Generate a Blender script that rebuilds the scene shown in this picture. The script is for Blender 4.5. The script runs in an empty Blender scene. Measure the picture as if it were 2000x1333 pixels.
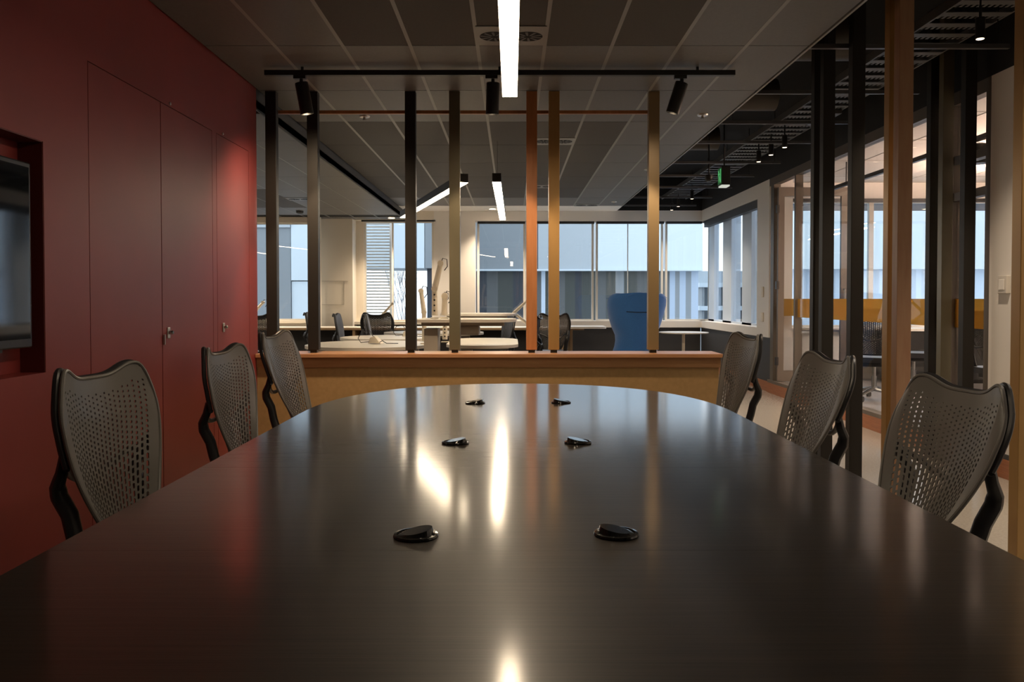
import bpy, bmesh, math, random
from mathutils import Vector, Matrix
random.seed(7)
PI = math.pi
S = bpy.context.scene
COL = S.collection

# ------------------------------------------------------------------ camera
cam_d = bpy.data.cameras.new('camera'); cam = bpy.data.objects.new('camera', cam_d); COL.objects.link(cam)
cam_d.sensor_width = 36; cam_d.lens = 1614/2000*36
cam_d.shift_y = -47.5/2000; cam_d.clip_start = .02; cam_d.clip_end = 300
cam.location = (0, 0, 1.2); cam.rotation_euler = (PI/2-math.radians(1.242), 0, 0)
S.camera = cam
# ------------------------------------------------------------------ colour, sky
S.view_settings.view_transform = 'Standard'; S.view_settings.look = 'None'
S.view_settings.gamma = 1; S.view_settings.use_curve_mapping = False
S.view_settings.exposure = 1.0
W = bpy.data.worlds.new('sky'); S.world = W; W.use_nodes = True
bg = W.node_tree.nodes['Background']; bg.inputs[0].default_value = (.88, .94, 1, 1); bg.inputs[1].default_value = 1.05
S.cycles.max_bounces = 8; S.cycles.diffuse_bounces = 4; S.cycles.glossy_bounces = 4
S.cycles.transparent_max_bounces = 24; S.cycles.sample_clamp_indirect = 4; S.cycles.caustics_reflective = False
S.cycles.use_denoising = True
def light(name, kind, loc, power, col, parent=None, **k):
    d = bpy.data.lights.new(name, kind); d.energy = power; d.color = col
    for a, b in k.items(): setattr(d, a, b)
    o = bpy.data.objects.new(name, d); COL.objects.link(o); o.location = loc
    if parent: o.parent = parent
    return o
# portals: they emit nothing, they only guide the sampling of the sky through the window openings
for (x, y, z, rx, rz, sx, sy) in ((-4.4, 14.1, 1.7, 90, 0, 3.2, 1.8), (-2.2, 14.75, 1.7, 90, 0, 1.4, 1.8), (1.4, 14.7, 1.7, 90, 0, 4.3, 1.8), (3.6, 12.9, 1.7, 90, 90, 3.5, 1.8), (5.1, 11.1, 1.7, 90, 0, 3.3, 1.8)):
    p = light('window_portal', 'AREA', (x, y, z), 1, (1, 1, 1), shape='RECTANGLE', size=sx, size_y=sy)
    p.rotation_euler = (math.radians(-90), 0, math.radians(rz) if rz == 0 else math.radians(-90))
    p.data.cycles.is_portal = True

# ------------------------------------------------------------------ materials
def mat(name, col, rough=.5, metal=0, spec=.5, noise=None, bump=None, emit=None, coat=0, sheen=0):
    m = bpy.data.materials.new(name); m.use_nodes = True
    nt = m.node_tree; b = nt.nodes['Principled BSDF']
    b.inputs['Base Color'].default_value = (*col, 1); b.inputs['Roughness'].default_value = rough
    b.inputs['Metallic'].default_value = metal; b.inputs['Specular IOR Level'].default_value = spec
    b.inputs['Coat Weight'].default_value = coat; b.inputs['Coat Roughness'].default_value = .125; b.inputs['Sheen Weight'].default_value = sheen
    tc = nt.nodes.new('ShaderNodeTexCoord')
    def tex(scale, stretch):
        mp = nt.nodes.new('ShaderNodeMapping'); mp.inputs['Scale'].default_value = stretch
        nt.links.new(tc.outputs['Object'], mp.inputs[0])
        n = nt.nodes.new('ShaderNodeTexNoise'); n.inputs['Scale'].default_value = scale; n.inputs['Detail'].default_value = 4
        nt.links.new(mp.outputs[0], n.inputs['Vector']); return n
    if noise:
        sc, st, c2, lo, hi = noise
        n = tex(sc, st); r = nt.nodes.new('ShaderNodeValToRGB')
        r.color_ramp.elements[0].position = lo; r.color_ramp.elements[0].color = (*col, 1)
        r.color_ramp.elements[1].position = hi; r.color_ramp.elements[1].color = (*c2, 1)
        nt.links.new(n.outputs['Fac'], r.inputs[0]); nt.links.new(r.outputs[0], b.inputs['Base Color'])
    if bump:
        sc, st, strength = bump
        n = tex(sc, st); bp = nt.nodes.new('ShaderNodeBump'); bp.inputs['Strength'].default_value = strength; bp.inputs['Distance'].default_value = .002
        nt.links.new(n.outputs['Fac'], bp.inputs['Height']); nt.links.new(bp.outputs[0], b.inputs['Normal'])
    if emit:
        b.inputs['Emission Color'].default_value = (*emit[0], 1); b.inputs['Emission Strength'].default_value = emit[1]
    return m
U = (1, 1, 1)
M = {}
M['red'] = mat('red_laminate', (.235, .032, .030), .45, noise=(3, U, (.215, .030, .028), .4, .6))
M['red_inner'] = mat('dark_red', (.10, .012, .010), .5)
M['table'] = mat('dark_timber_veneer', (.016, .012, .010), .36, spec=.22, coat=1, noise=(5, (.6, 26, 1), (.032, .024, .018), .35, .7), bump=(7, (.9, 55, 1), .07))
M['table_edge'] = mat('dark_table_edge', (.012, .009, .008), .3)
M['port'] = mat('gloss_black_plastic', (.01, .01, .01), .12)
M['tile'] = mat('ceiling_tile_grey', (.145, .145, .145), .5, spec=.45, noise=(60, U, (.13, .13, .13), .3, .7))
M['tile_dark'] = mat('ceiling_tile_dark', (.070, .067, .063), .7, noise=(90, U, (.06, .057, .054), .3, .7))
M['grid'] = mat('ceiling_grid_grey', (.27, .27, .26), .45)
M['gap'] = mat('ceiling_gap_black', (.01, .01, .01), .9)
M['bulk'] = mat('bulkhead_charcoal', (.045, .048, .052), .6)
M['void'] = mat('void_black', (.006, .006, .007), .8)
M['duct'] = mat('painted_duct', (.035, .028, .02), .5)
M['steel'] = mat('dull_galvanised', (.10, .10, .105), .45, metal=.6)
M['tray'] = mat('cable_tray_grey', (.13, .13, .135), .5, metal=.4)
M['white'] = mat('white_paint', (.78, .76, .73), .55)
M['cream'] = mat('cream_paint', (.74, .69, .60), .55)
M['frame'] = mat('pale_window_frame', (.74, .72, .67), .4)
M['charcoal'] = mat('charcoal_panel', (.035, .035, .038), .6)
M['blackframe'] = mat('black_blind_cassette', (.02, .02, .022), .5)
M['bronze'] = mat('bronze_grey_frame', (.125, .105, .085), .42, metal=.2)
M['floor'] = mat('polished_concrete', (.36, .33, .29), .16, noise=(70, U, (.32, .29, .25), .4, .62), spec=.5)
M['carpet'] = mat('grey_carpet', (.17, .16, .15), .95, noise=(300, U, (.12, .11, .10), .3, .7))
M['meetfloor'] = mat('meeting_room_floor', (.20, .19, .19), .35)
M['skirting'] = mat('orange_timber_skirting', (.36, .13, .045), .4, noise=(6, (1, 1, 20), (.27, .09, .03), .3, .7))
M['cap'] = mat('orange_timber_cap', (.44, .235, .12), .33, noise=(5, (1, 14, 14), (.36, .17, .08), .3, .7))
M['band'] = mat('brown_timber_band', (.34, .185, .085), .45, noise=(4, (1, 14, 14), (.29, .15, .065), .3, .7))
M['panel'] = mat('gold_brown_panel', (.34, .215, .095), .5, noise=(30, U, (.30, .19, .08), .35, .65))
M['gold'] = mat('gold_painted_post', (.42, .25, .09), .35, metal=.25, noise=(8, (1, 1, .2), (.36, .21, .075), .3, .7))
M['copper'] = mat('copper_timber_post', (.46, .19, .075), .38, noise=(9, (3, 3, .4), (.36, .14, .05), .3, .7))
M['brown'] = mat('brown_timber_post', (.36, .215, .12), .42, noise=(9, (3, 3, .4), (.30, .15, .08), .3, .7))
M['tan'] = mat('dull_tan_post', (.26, .185, .095), .4, metal=.15)
M['dark'] = mat('dark_bronze_post', (.017, .015, .013), .5, metal=0, spec=.3)
M['olive'] = mat('olive_bronze_post', (.13, .115, .075), .35, metal=.15)
M['black'] = mat('black_metal', (.012, .012, .012), .4)
M['blackplastic'] = mat('black_plastic', (.016, .016, .018), .35)
M['mesh_grey'] = mat('warm_grey_mesh_plastic', (.125, .118, .108), .36, spec=.5)
M['mesh_black'] = mat('black_mesh_plastic', (.025, .024, .025), .4)
M['mesh_blue'] = mat('slate_grey_plastic', (.16, .17, .20), .4)
M['chrome'] = mat('chrome', (.6, .6, .62), .15, metal=1)
M['silver'] = mat('satin_silver', (.55, .53, .5), .3, metal=.8)
M['desk'] = mat('white_desk_laminate', (.76, .72, .65), .35)
M['deskleg'] = mat('grey_desk_frame', (.40, .36, .31), .45)
M['desktimber'] = mat('timber_bench_edge', (.48, .33, .19), .4)
M['armwhite'] = mat('white_enamel', (.75, .68, .56), .3)
M['blue'] = mat('blue_felt', (.030, .165, .50), .85, sheen=.4, noise=(80, U, (.025, .14, .44), .3, .7))
M['blue_dark'] = mat('dark_blue_seam', (.01, .035, .09), .9)
M['screen'] = mat('tv_screen_glass', (.006, .007, .009), .05, spec=1)
M['plate'] = mat('white_switch_plate', (.60, .57, .52), .4)
M['clad_white'] = mat('pale_cladding', (.60, .70, .78), .6)
M['clad_mid'] = mat('mid_grey_cladding', (.40, .46, .51), .6)
M['clad_grey'] = mat('blue_grey_cladding', (.23, .265, .295), .6)
M['clad_dark'] = mat('dark_grey_cladding', (.10, .11, .115), .6)
M['navy'] = mat('navy_glazing', (.035, .045, .06), .3)
M['teal'] = mat('teal_grey_glazing', (.055, .065, .062), .3)
M['fin'] = mat('pale_blue_fin', (.40, .50, .64), .5)
M['finlight'] = mat('light_blue_panel', (.55, .66, .80), .5)
M['bark'] = mat('pale_bark', (.35, .36, .38), .9)
M['ground'] = mat('grey_paving', (.25, .26, .27), .9)
M['light_warm'] = mat('warm_led_diffuser', (.9, .8, .6), .5, emit=((1, .80, .56), 15))
M['light_office'] = mat('office_led_diffuser', (.9, .8, .6), .5, emit=((1, .80, .56), 17))
M['light_low'] = mat('added_lower_glow', (.9, .8, .6), .5, emit=((1, .80, .66), 70))
M['light_small'] = mat('warm_lamp_face', (.9, .8, .6), .5, emit=((1, .78, .55), 9))
M['light_tiny'] = mat('downlight_face', (.9, .8, .6), .5, emit=((1, .78, .55), 2.2))
M['light_meet'] = mat('added_peach_glow', (.9, .8, .6), .5, emit=((1, .66, .48), 240))
M['green'] = mat('green_exit_sign', (.0, .12, .03), .4, emit=((.02, .8, .15), .03))
M['exitwhite'] = mat('white_sign_symbol', (.7, .8, .7), .4, emit=((.1, 1, .3), .22))
M['sign_under'] = mat('pale_sign_diffuser', (.7, .7, .68), .5, emit=((.9, 1, .9), .25))
def glassmat(name, tint, base=.045, rough=0.0):
    m = bpy.data.materials.new(name); m.use_nodes = True; nt = m.node_tree; nt.nodes.clear()
    N = nt.nodes.new; L = nt.links.new
    out = N('ShaderNodeOutputMaterial'); mix = N('ShaderNodeMixShader'); t = N('ShaderNodeBsdfTransparent'); g = N('ShaderNodeBsdfGlossy')
    t.inputs[0].default_value = (*tint, 1); g.inputs['Roughness'].default_value = rough
    geo = N('ShaderNodeNewGeometry'); d = N('ShaderNodeVectorMath'); d.operation = 'DOT_PRODUCT'
    L(geo.outputs['Normal'], d.inputs[0]); L(geo.outputs['Incoming'], d.inputs[1])
    a = N('ShaderNodeMath'); a.operation = 'ABSOLUTE'; L(d.outputs['Value'], a.inputs[0])
    s = N('ShaderNodeMath'); s.operation = 'SUBTRACT'; s.inputs[0].default_value = 1; L(a.outputs[0], s.inputs[1])
    p = N('ShaderNodeMath'); p.operation = 'POWER'; p.inputs[1].default_value = 5; L(s.outputs[0], p.inputs[0])
    k = N('ShaderNodeMath'); k.operation = 'MULTIPLY_ADD'; k.inputs[1].default_value = 1-base; k.inputs[2].default_value = base; L(p.outputs[0], k.inputs[0])
    L(k.outputs[0], mix.inputs[0]); L(t.outputs[0], mix.inputs[1]); L(g.outputs[0], mix.inputs[2]); L(mix.outputs[0], out.inputs[0])
    return m
M['glass'] = glassmat('window_glass', (.95, .98, 1))
M['glass_in'] = glassmat('partition_glass', (.97, .98, .98), .02)
M['film'] = glassmat('gold_translucent_film', (.70, .47, .17), .03)
_nt = M['film'].node_tree; _o = [n for n in _nt.nodes if n.type == 'OUTPUT_MATERIAL'][0]; _src = _o.inputs[0].links[0].from_socket
_d = _nt.nodes.new('ShaderNodeBsdfDiffuse'); _d.inputs[0].default_value = (.42, .29, .09, 1); _t = _nt.nodes.new('ShaderNodeBsdfTranslucent'); _t.inputs[0].default_value = (.50, .34, .11, 1)
_a = _nt.nodes.new('ShaderNodeMixShader'); _nt.links.new(_d.outputs[0], _a.inputs[1]); _nt.links.new(_t.outputs[0], _a.inputs[2])
_m = _nt.nodes.new('ShaderNodeMixShader'); _m.inputs[0].default_value = .5; _nt.links.new(_src, _m.inputs[1]); _nt.links.new(_a.outputs[0], _m.inputs[2]); _nt.links.new(_m.outputs[0], _o.inputs[0])

# ------------------------------------------------------------------ mesh tools
class MB:
    def __init__(s): s.bm = bmesh.new()
    def poly(s, pts):
        return s.bm.faces.new([s.bm.verts.new(p) for p in pts])
    def box(s, x0, x1, y0, y1, z0, z1, bev=0):
        r = bmesh.ops.create_cube(s.bm, size=1)
        for v in r['verts']:
            v.co = Vector(((x0+x1)/2+v.co.x*(x1-x0), (y0+y1)/2+v.co.y*(y1-y0), (z0+z1)/2+v.co.z*(z1-z0)))
        if bev:
            es = {e for v in r['verts'] for e in v.link_edges}
            bmesh.ops.bevel(s.bm, geom=list(es), offset=bev, segments=2, profile=.5, affect='EDGES')
        return s
    def tube(s, pts, r, n=10, cap=True, closed=False, flat=1):
        pts = [Vector(p) for p in pts]; k = len(pts); rs = r if isinstance(r, (list, tuple)) else [r]*k
        rings = []; up = Vector((0, 0, 1)); prev = None
        for i, p in enumerate(pts):
            a = pts[(i-1) % k] if (closed or i) else p; b = pts[(i+1) % k] if (closed or i < k-1) else p
            t = (b-a).normalized()
            if prev is None:
                h = up if abs(t.z) < .9 else Vector((1, 0, 0))
                u = t.cross(h).normalized()
            else: u = (prev - t*prev.dot(t)).normalized()
            prev = u; v = t.cross(u)
            rings.append([s.bm.verts.new(p+(u*math.cos(2*PI*j/n)+v*math.sin(2*PI*j/n)*flat)*rs[i]) for j in range(n)])
        m = k if closed else k-1
        for i in range(m):
            A, B = rings[i], rings[(i+1) % k]
            for j in range(n): s.bm.faces.new((A[j], A[(j+1) % n], B[(j+1) % n], B[j]))
        if cap and not closed: s.bm.faces.new(rings[0][::-1]); s.bm.faces.new(rings[-1])
        return s
    def lathe(s, prof, n=32, c=(0, 0, 0), mtx=None):
        c = Vector(c); rings = []
        for (r, z) in prof:
            ring = [Vector((r*math.cos(2*PI*j/n), r*math.sin(2*PI*j/n), z)) for j in range(n)]
            if mtx: ring = [mtx @ v for v in ring]
            rings.append([s.bm.verts.new(v+c) for v in ring])
        for i in range(len(rings)-1):
            A, B = rings[i], rings[i+1]
            for j in range(n): s.bm.faces.new((A[j], A[(j+1) % n], B[(j+1) % n], B[j]))
        s.bm.faces.new(rings[0][::-1]); s.bm.faces.new(rings[-1]); return s
    def prism(s, pts, z0, z1, bev=0):
        lo = [s.bm.verts.new((x, y, z0)) for x, y in pts]; hi = [s.bm.verts.new((x, y, z1)) for x, y in pts]; n = len(pts)
        fs = [s.bm.faces.new(lo[::-1]), s.bm.faces.new(hi)]
        for i in range(n): s.bm.faces.new((lo[i], lo[(i+1) % n], hi[(i+1) % n], hi[i]))
        if bev: bmesh.ops.bevel(s.bm, geom=list(fs[1].edges), offset=bev, segments=2, affect='EDGES')
        return s
    def xform(s, m):
        for v in s.bm.verts: v.co = m @ v.co
        return s
    def build(s, name, m, parent=None, smooth=False, kind=None):
        bmesh.ops.recalc_face_normals(s.bm, faces=s.bm.faces)
        me = bpy.data.meshes.new(name); s.bm.to_mesh(me); s.bm.free()
        me.materials.append(M[m] if isinstance(m, str) else m)
        if smooth:
            me.polygons.foreach_set('use_smooth', [True]*len(me.polygons)); me.set_sharp_from_angle(angle=math.radians(40))
        o = bpy.data.objects.new(name, me); COL.objects.link(o)
        if parent: o.parent = parent
        if kind: o['kind'] = kind
        return o
def box(name, m, x0, x1, y0, y1, z0, z1, parent=None, kind=None, bev=0):
    return MB().box(x0, x1, y0, y1, z0, z1, bev).build(name, m, parent, kind=kind)
def st(name, m, *b): return box(name, m, *b, kind='structure')
def tag(o, label, cat, group=None):
    o['label'] = label; o['category'] = cat
    if group: o['group'] = group
    return o
def thing(name, label, cat, loc=(0, 0, 0), rz=0, group=None):
    o = bpy.data.objects.new(name, None); COL.objects.link(o); o.location = loc; o.rotation_euler = (0, 0, rz); o.empty_display_size = .1
    return tag(o, label, cat, group)
def dup(root, loc, rz=0, label=None, group=None, swap=None):
    def cp(o, par):
        c = o.copy(); COL.objects.link(c); c.parent = par
        if swap and o.type == 'MESH' and o.data.materials[0].name in swap:
            key = (o.data.name, swap[o.data.materials[0].name])
            if key not in _sw:
                d = o.data.copy(); d.materials[0] = M[key[1]]; _sw[key] = d
            c.data = _sw[key]
        for ch in list(o.children): cp(ch, c)
        return c
    r = cp(root, None); r.location = loc; r.rotation_euler = (0, 0, rz)
    if label: r['label'] = label
    if group: r['group'] = group
    return r
_sw = {}
def rounded(x0, x1, y0, y1, r, n=6):
    out = []
    for cx, cy, a0 in ((x1-r, y1-r, 0), (x0+r, y1-r, 90), (x0+r, y0+r, 180), (x1-r, y0+r, 270)):
        for i in range(n+1):
            a = math.radians(a0+90*i/n); out.append((cx+r*math.cos(a), cy+r*math.sin(a)))
    return out

# ================================================================== SETTING
XL, XR, XE, CH = -1.863, 3.30, 1.797, 2.725
YP, YW = 6.05, 14.4
# floors
st('floor', 'floor', XL-6, XR+.12, -3, 15.2, -.1, 0)
st('floor_meeting_room', 'meetfloor', XR+.12, 7.8, 4.6, 11.0, -.1, .135)
st('floor_office_carpet', 'carpet', -7.6, 1.8, 6.4, 14.5, 0, .006)

# ceiling tiles over the table and the office beyond
mb = MB().box(XL, XE, -3, 13.6, CH+.012, CH+.06); mb.build('ceiling', 'gap', kind='structure')
lines_x = [XL, -1.43, -1.02, -.613, -.208, .197, .602, 1.007, 1.412, XE]
rows = [5.01+1.07*k for k in range(-8, 9)]
lt, dk = MB(), MB()
holes = {(4, 4.64, 4.99), (5, 7.84, 8.19), (5, 11.08, 11.39)}
for i in range(len(lines_x)-1):
    for r in range(len(rows)-1):
        x0, x1, y0, y1 = lines_x[i]+.011, lines_x[i+1]-.011, rows[r]+.004, rows[r+1]-.004
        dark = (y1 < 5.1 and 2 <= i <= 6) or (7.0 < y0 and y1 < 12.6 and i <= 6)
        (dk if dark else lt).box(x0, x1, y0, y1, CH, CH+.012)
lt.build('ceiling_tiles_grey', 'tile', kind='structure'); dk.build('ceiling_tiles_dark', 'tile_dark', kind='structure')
mb = MB()
for x in lines_x[1:-1]: mb.box(x-.011, x+.011, -3, 13.57, CH-.001, CH+.011)
mb.build('ceiling_grid', 'grid', kind='structure')
st('trim_1', 'grid', XE, XE+.014, -3, 13.6, CH-.004, CH+.05)
st('wall_ceiling_upstand', 'void', XE, XE+.012, -3, 14.6, CH+.05, 3.36)
st('ceiling_far_soffit', 'white', XL, XE+.02, 13.6, 14.45, CH, CH+.06)
# low ceiling to the left of the office
mb = MB().box(-7.6, XL, 6.05, 14.62, 2.592, 2.65); mb.build('ceiling_low_backing', 'gap', kind='structure')
lt, dk, gr = MB(), MB(), MB()
for i in range(14):
    x1 = XL-.013-.405*i; x0 = x1-.395
    for r in range(-1, 8):
        y0 = 7.25+1.06*r+.003; y1 = y0+1.054
        if y1 > 14.62: continue
        if y0 < 6.06: y0 = 6.06
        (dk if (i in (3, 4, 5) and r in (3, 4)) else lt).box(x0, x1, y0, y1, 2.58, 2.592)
    gr.box(x0-.009, x0-.001, 6.06, 14.6, 2.579, 2.591)
lt.box(-7.6, XL, 14.0, 14.6, 2.581, 2.592)
lt.build('ceiling_low_tiles', 'tile', kind='structure'); dk.build('ceiling_low_dark_tiles', 'tile_dark', kind='structure'); gr.build('ceiling_low_grid', 'grid', kind='structure')
st('wall_ceiling_step', 'bulk', XL-.012, XL, 6.05, 14.6, 2.578, CH+.06)
# black void above the corridor
st('ceiling_void', 'void', XE, XR+.1, -3, 14.6, 3.36, 3.42)
st('wall_right_upper', 'void', XR, XR+.1, -3, 14.45, 2.735, 3.36)
st('wall_far_upper', 'void', XE, XR+.1, 14.4, 14.5, 2.735, 3.4)

# red wall with the television recess
TY0, TY1, TZ0, TZ1 = 1.2, 3.297, .906, 1.825
mb = MB()
mb.box(XL-.6, XL, TY1, YP, 2.246, CH+.06)                 # above the cupboards
mb.box(XL-.6, XL, TY1, 3.648, 0, 2.246); mb.box(XL-.6, XL, 5.155, 5.225, 0, 2.246); mb.box(XL-.6, XL, 5.865, YP, 0, 2.246)
mb.box(XL-.6, XL-.03, 3.648, 5.865, 0, 2.246)
mb.box(XL-.6, XL, -3, TY0, 0, CH+.06); mb.box(XL-.6, XL, TY0, TY1, TZ1, CH+.06); mb.box(XL-.6, XL, TY0, TY1, 0, TZ0)
mb.build('wall_left', 'red', kind='structure')
mb = MB(); mb.box(XL-.6, XL-.10, TY0, TY1, TZ0, TZ1); mb.build('wall_left_recess', 'red', kind='structure')
mb = MB(); mb.box(XL-.10, XL-.002, TY1-.004, TY1, TZ0, TZ1); mb.box(XL-.10, XL-.002, TY0, TY1, TZ1-.004, TZ1); mb.build('recess_lining', 'red_inner', kind='structure')  # darker red sheets on the far side and top of the recess
# cupboard doors flush in the red wall
def cupboard(y0, y1, label, lock, tab):
    t = thing('built_in_cupboard', label, 'cupboard', (XL, (y0+y1)/2, 0), group='red cupboards along the left wall')
    w = (y1-y0)/2
    d = box('door', 'red', -.028, .0, -w+.003, w-.003, .1, 2.242, t)
    if lock:
        ly = lock-(y0+y1)/2
        k = MB().box(0, .006, ly-.017, ly+.017, .985, 1.045, .003).build('lock_plate', 'silver', d)
        k['label'] = 'satin silver lock plate'
        MB().lathe([(.011, 0), (.011, .018), (.008, .022)], 16, (0.006, ly+.002, 1.018), Matrix.Rotation(PI/2, 4, 'Y')).build('lock_barrel', 'chrome', k, smooth=True)
    if tab:
        MB().box(0, .012, -w+.004, -w+.014, .955, 1.01, .002).build('pull_tab', 'silver', d)
    return t
cupboard(3.65, 4.40, 'red cupboard door with no lock, nearest the television recess', None, 0)
cupboard(4.402, 5.153, 'middle red cupboard door with a silver lock and small pull tab', 4.475, 1)
cupboard(5.227, 5.863, 'narrow red cupboard door with a silver lock, farthest along the red wall', 5.33, 0)
for yy in (4.52, 5.34):
    tag(MB().lathe([(.009, 0), (.009, .006), (.004, .008)], 14, (XL, yy, 2.262), Matrix.Rotation(PI/2, 4, 'Y')).build('door_catch', 'silver', smooth=True), 'tiny metal stud on the red wall above the middle cupboard' if yy < 5 else 'tiny bright metal stud on the red wall above the farthest cupboard', 'stud', 'studs above the cupboards')
# television
tv = thing('television', 'black flat television standing forward in the recess of the red wall', 'television', (XL-.04, 2.55, 1.01))
MB().box(-.035, .022, -.68, .69, 0, .72, .006).build('bezel', 'blackplastic', tv)
MB().box(.022, .025, -.66, .672, .035, .70).build('screen', 'screen', tv)
MB().box(-.058, -.035, -.2, .2, .2, .5).build('wall_bracket', 'black', tv)
tvb = MB().box(-.02, .02, -.5, .5, -.01, 0).build('lower_edge', 'black', tv)

# closing walls behind the camera and far left
st('wall_front', 'white', XL-.6, 7.8, -3.1, -3, 0, 3.4)
st('wall_far_left', 'white', -7.7, -7.6, 6.0, 14.6, 0, 2.7)
st('wall_left_return', 'white', -7.6, XL-.6, 5.95, 6.05, 0, 2.65)

# ---------- far window walls
def wall_with_hole(name, m, x0, x1, z1, wx0, wx1, wz0, wz1, y, d=.12, z0=.70):
    mb = MB(); mb.box(x0, wx0, y, y+d, z0, z1); mb.box(wx1, x1, y, y+d, z0, z1); mb.box(wx0, wx1, y, y+d, wz1, z1); mb.box(wx0, wx1, y, y+d, z0, wz0)
    return mb.build(name, m, kind='structure')
def window(name, xs, z0, z1, y, fr='frame', w=.04, d=.06):
    """xs: list of (left, right) glass spans; one frame mesh with a pane child"""
    mb = MB(); X0, X1 = xs[0][0], xs[-1][1]
    mb.box(X0-w, X1+w, y-d/2, y+d/2, z1, z1+w); mb.box(X0-w, X1+w, y-d/2, y+d/2, z0-w, z0)
    mb.box(X0-w, X0, y-d/2, y+d/2, z0, z1); mb.box(X1, X1+w, y-d/2, y+d/2, z0, z1)
    for a, b in zip(xs, xs[1:]): mb.box(a[1], b[0], y-d/2, y+d/2, z0, z1)
    o = mb.build(name, fr, kind='structure')
    for a in xs:
        box('pane', 'glass', a[0], a[1], y-.004, y+.004, z0, z1, o)
    return o
# window A (left)
YA = 13.95
wall_with_hole('wall_far_window_left', 'cream', -7.6, -3.24, 2.58, -6.3, -3.40, .83, 2.485, YA, .12)
window('window_1', [(-6.25, -4.95), (-4.90, -3.45)], .86, 2.46, YA+.09)
st('trim_2', 'cream', -6.35, -3.24, YA-.05, YA+.02, .79, .83)
# boxed column
st('wall_column_left', 'cream', -3.31, -2.75, 14.27, 14.9, 0, 2.58)
mb = MB()
for (a, b, c, d) in ((-3.30, -2.83, 1.50, 1.506), (-2.90, -2.894, 1.1, 1.5), (-3.30, -2.9, 1.098, 1.104)): mb.box(a, b, 14.262, 14.27, c, d)
mb.build('trim_3', 'deskleg', kind='structure')
# window B
YB = 14.62
wall_with_hole('wall_far_window_middle', 'cream', -2.78, -1.30, 2.60, -2.62, -1.385, .80, 2.575, YB)
window('window_2', [(-2.585, -2.13), (-2.10, -1.42)], .83, 2.545, YB+.07)
st('trim_4', 'cream', -2.76, -1.3, 14.42, YB+.02, .75, .80)
# wall between
st('wall_far_middle', 'white', -1.36, -.70, 14.4, 14.9, 0, 2.735)
st('wall_far_over_window', 'cream', -2.75, -1.36, 14.40, 14.62, 2.572, 2.735)
# windows C..F
YC = 14.62
mb = MB(); mb.box(-.64, 3.42, 14.4, 14.75, 2.556, 2.735); mb.box(-.64, 3.42, 14.4, 14.75, .70, .815); mb.box(-.70, -.64, 14.4, 14.75, .7, 2.735); mb.build('wall_far_right', 'white', kind='structure')
window('window_3', [(-.575, .20)], .84, 2.535, YC); window('window_4', [(.28, 1.405)], .84, 2.535, YC, w=.035)
window('window_5', [(1.515, 2.04), (2.05, 2.63)], .84, 2.535, YC, w=.035); window('window_6', [(2.74, 3.47)], .84, 2.535, YC, w=.035)
st('wall_far_lower', 'charcoal', -7.6, XR, 14.46, 14.6, 0, .70)
st('wall_far_lower_left', 'charcoal', -7.6, -3.3, 13.99, 14.1, 0, .79)
for i, (a, b) in enumerate(((-.60, .23), (.25, 1.44), (1.48, 2.66), (2.70, 3.32))):
    tag(box('roller_blind', 'blackframe', a, b, 14.47, 14.55, 2.515, 2.555), ['black roller blind cassette over the window left of the copper post', 'black roller blind cassette over the window behind the gold post', 'black roller blind cassette over the window above the blue chair', 'black roller blind cassette over the window in the corner'][i], 'blind', 'blind cassettes over the far windows')
tag(box('roller_blind', 'blackframe', -2.62, -1.33, 14.40, 14.46, 2.545, 2.572), 'black roller blind cassette over the window with the louvres', 'blind', 'blind cassettes over the far windows')
# right window wall (X = 3.3), glass at 3.5
mb = MB(); mb.box(XR, XR+.3, 10.62, 14.75, 2.556, 2.735); mb.box(XR, XR+.3, 10.62, 14.75, .70, .815); mb.box(XR, XR+.3, 10.62, 11.14, .815, 2.556)
mb.build('wall_right_window', 'white', kind='structure')
st('wall_right_lower', 'charcoal', XR+.02, XR+.12, 10.62, 14.5, 0, .70)
mb = MB()
for (a, b) in ((14.2, 14.62), (11.14, 11.2)): mb.box(3.47, 3.55, a, b, .815, 2.556)
for (a, b) in ((13.09, 13.61), (11.99, 12.47)): mb.box(3.47, 3.62, a, b, .815, 2.556)
mb.box(3.47, 3.55, 11.14, 14.6, 2.50, 2.556); mb.box(3.47, 3.55, 11.14, 14.6, .815, .845)
w7 = mb.build('window_7', 'finlight', kind='structure')
for (a, b) in ((13.61, 14.2), (12.47, 13.09), (11.2, 11.99)): box('pane', 'glass', 3.506, 3.514, a, b, .845, 2.5, w7)
tag(box('roller_blind', 'blackframe', 3.34, 3.42, 11.15, 14.4, 2.44, 2.55), 'long black blind cassette over the side windows of the corner', 'blind')
st('trim_5', 'white', 3.3, 3.306, 11.1, 14.4, 2.545, 2.556)
for (yy, z0, z1, l) in ((10.87, 1.22, 1.36, 'small beige thermostat on the white pier beside the corner windows'), (10.87, .9, 1.02, 'small pale switch plate low on the white pier beside the corner windows')):
    tag(MB().box(3.285, 3.3, yy-.04, yy+.04, z0, z1, .004).build('switch_plate', 'cream'), l, 'switch')
# skirting along the corridor
mb = MB(); mb.box(XR-.02, XR+.12, -3, 10.62, 0, .128); mb.box(XR, XR+.12, 10.62, 14.4, 0, .128); mb.build('baseboard_right', 'skirting', kind='structure')
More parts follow.
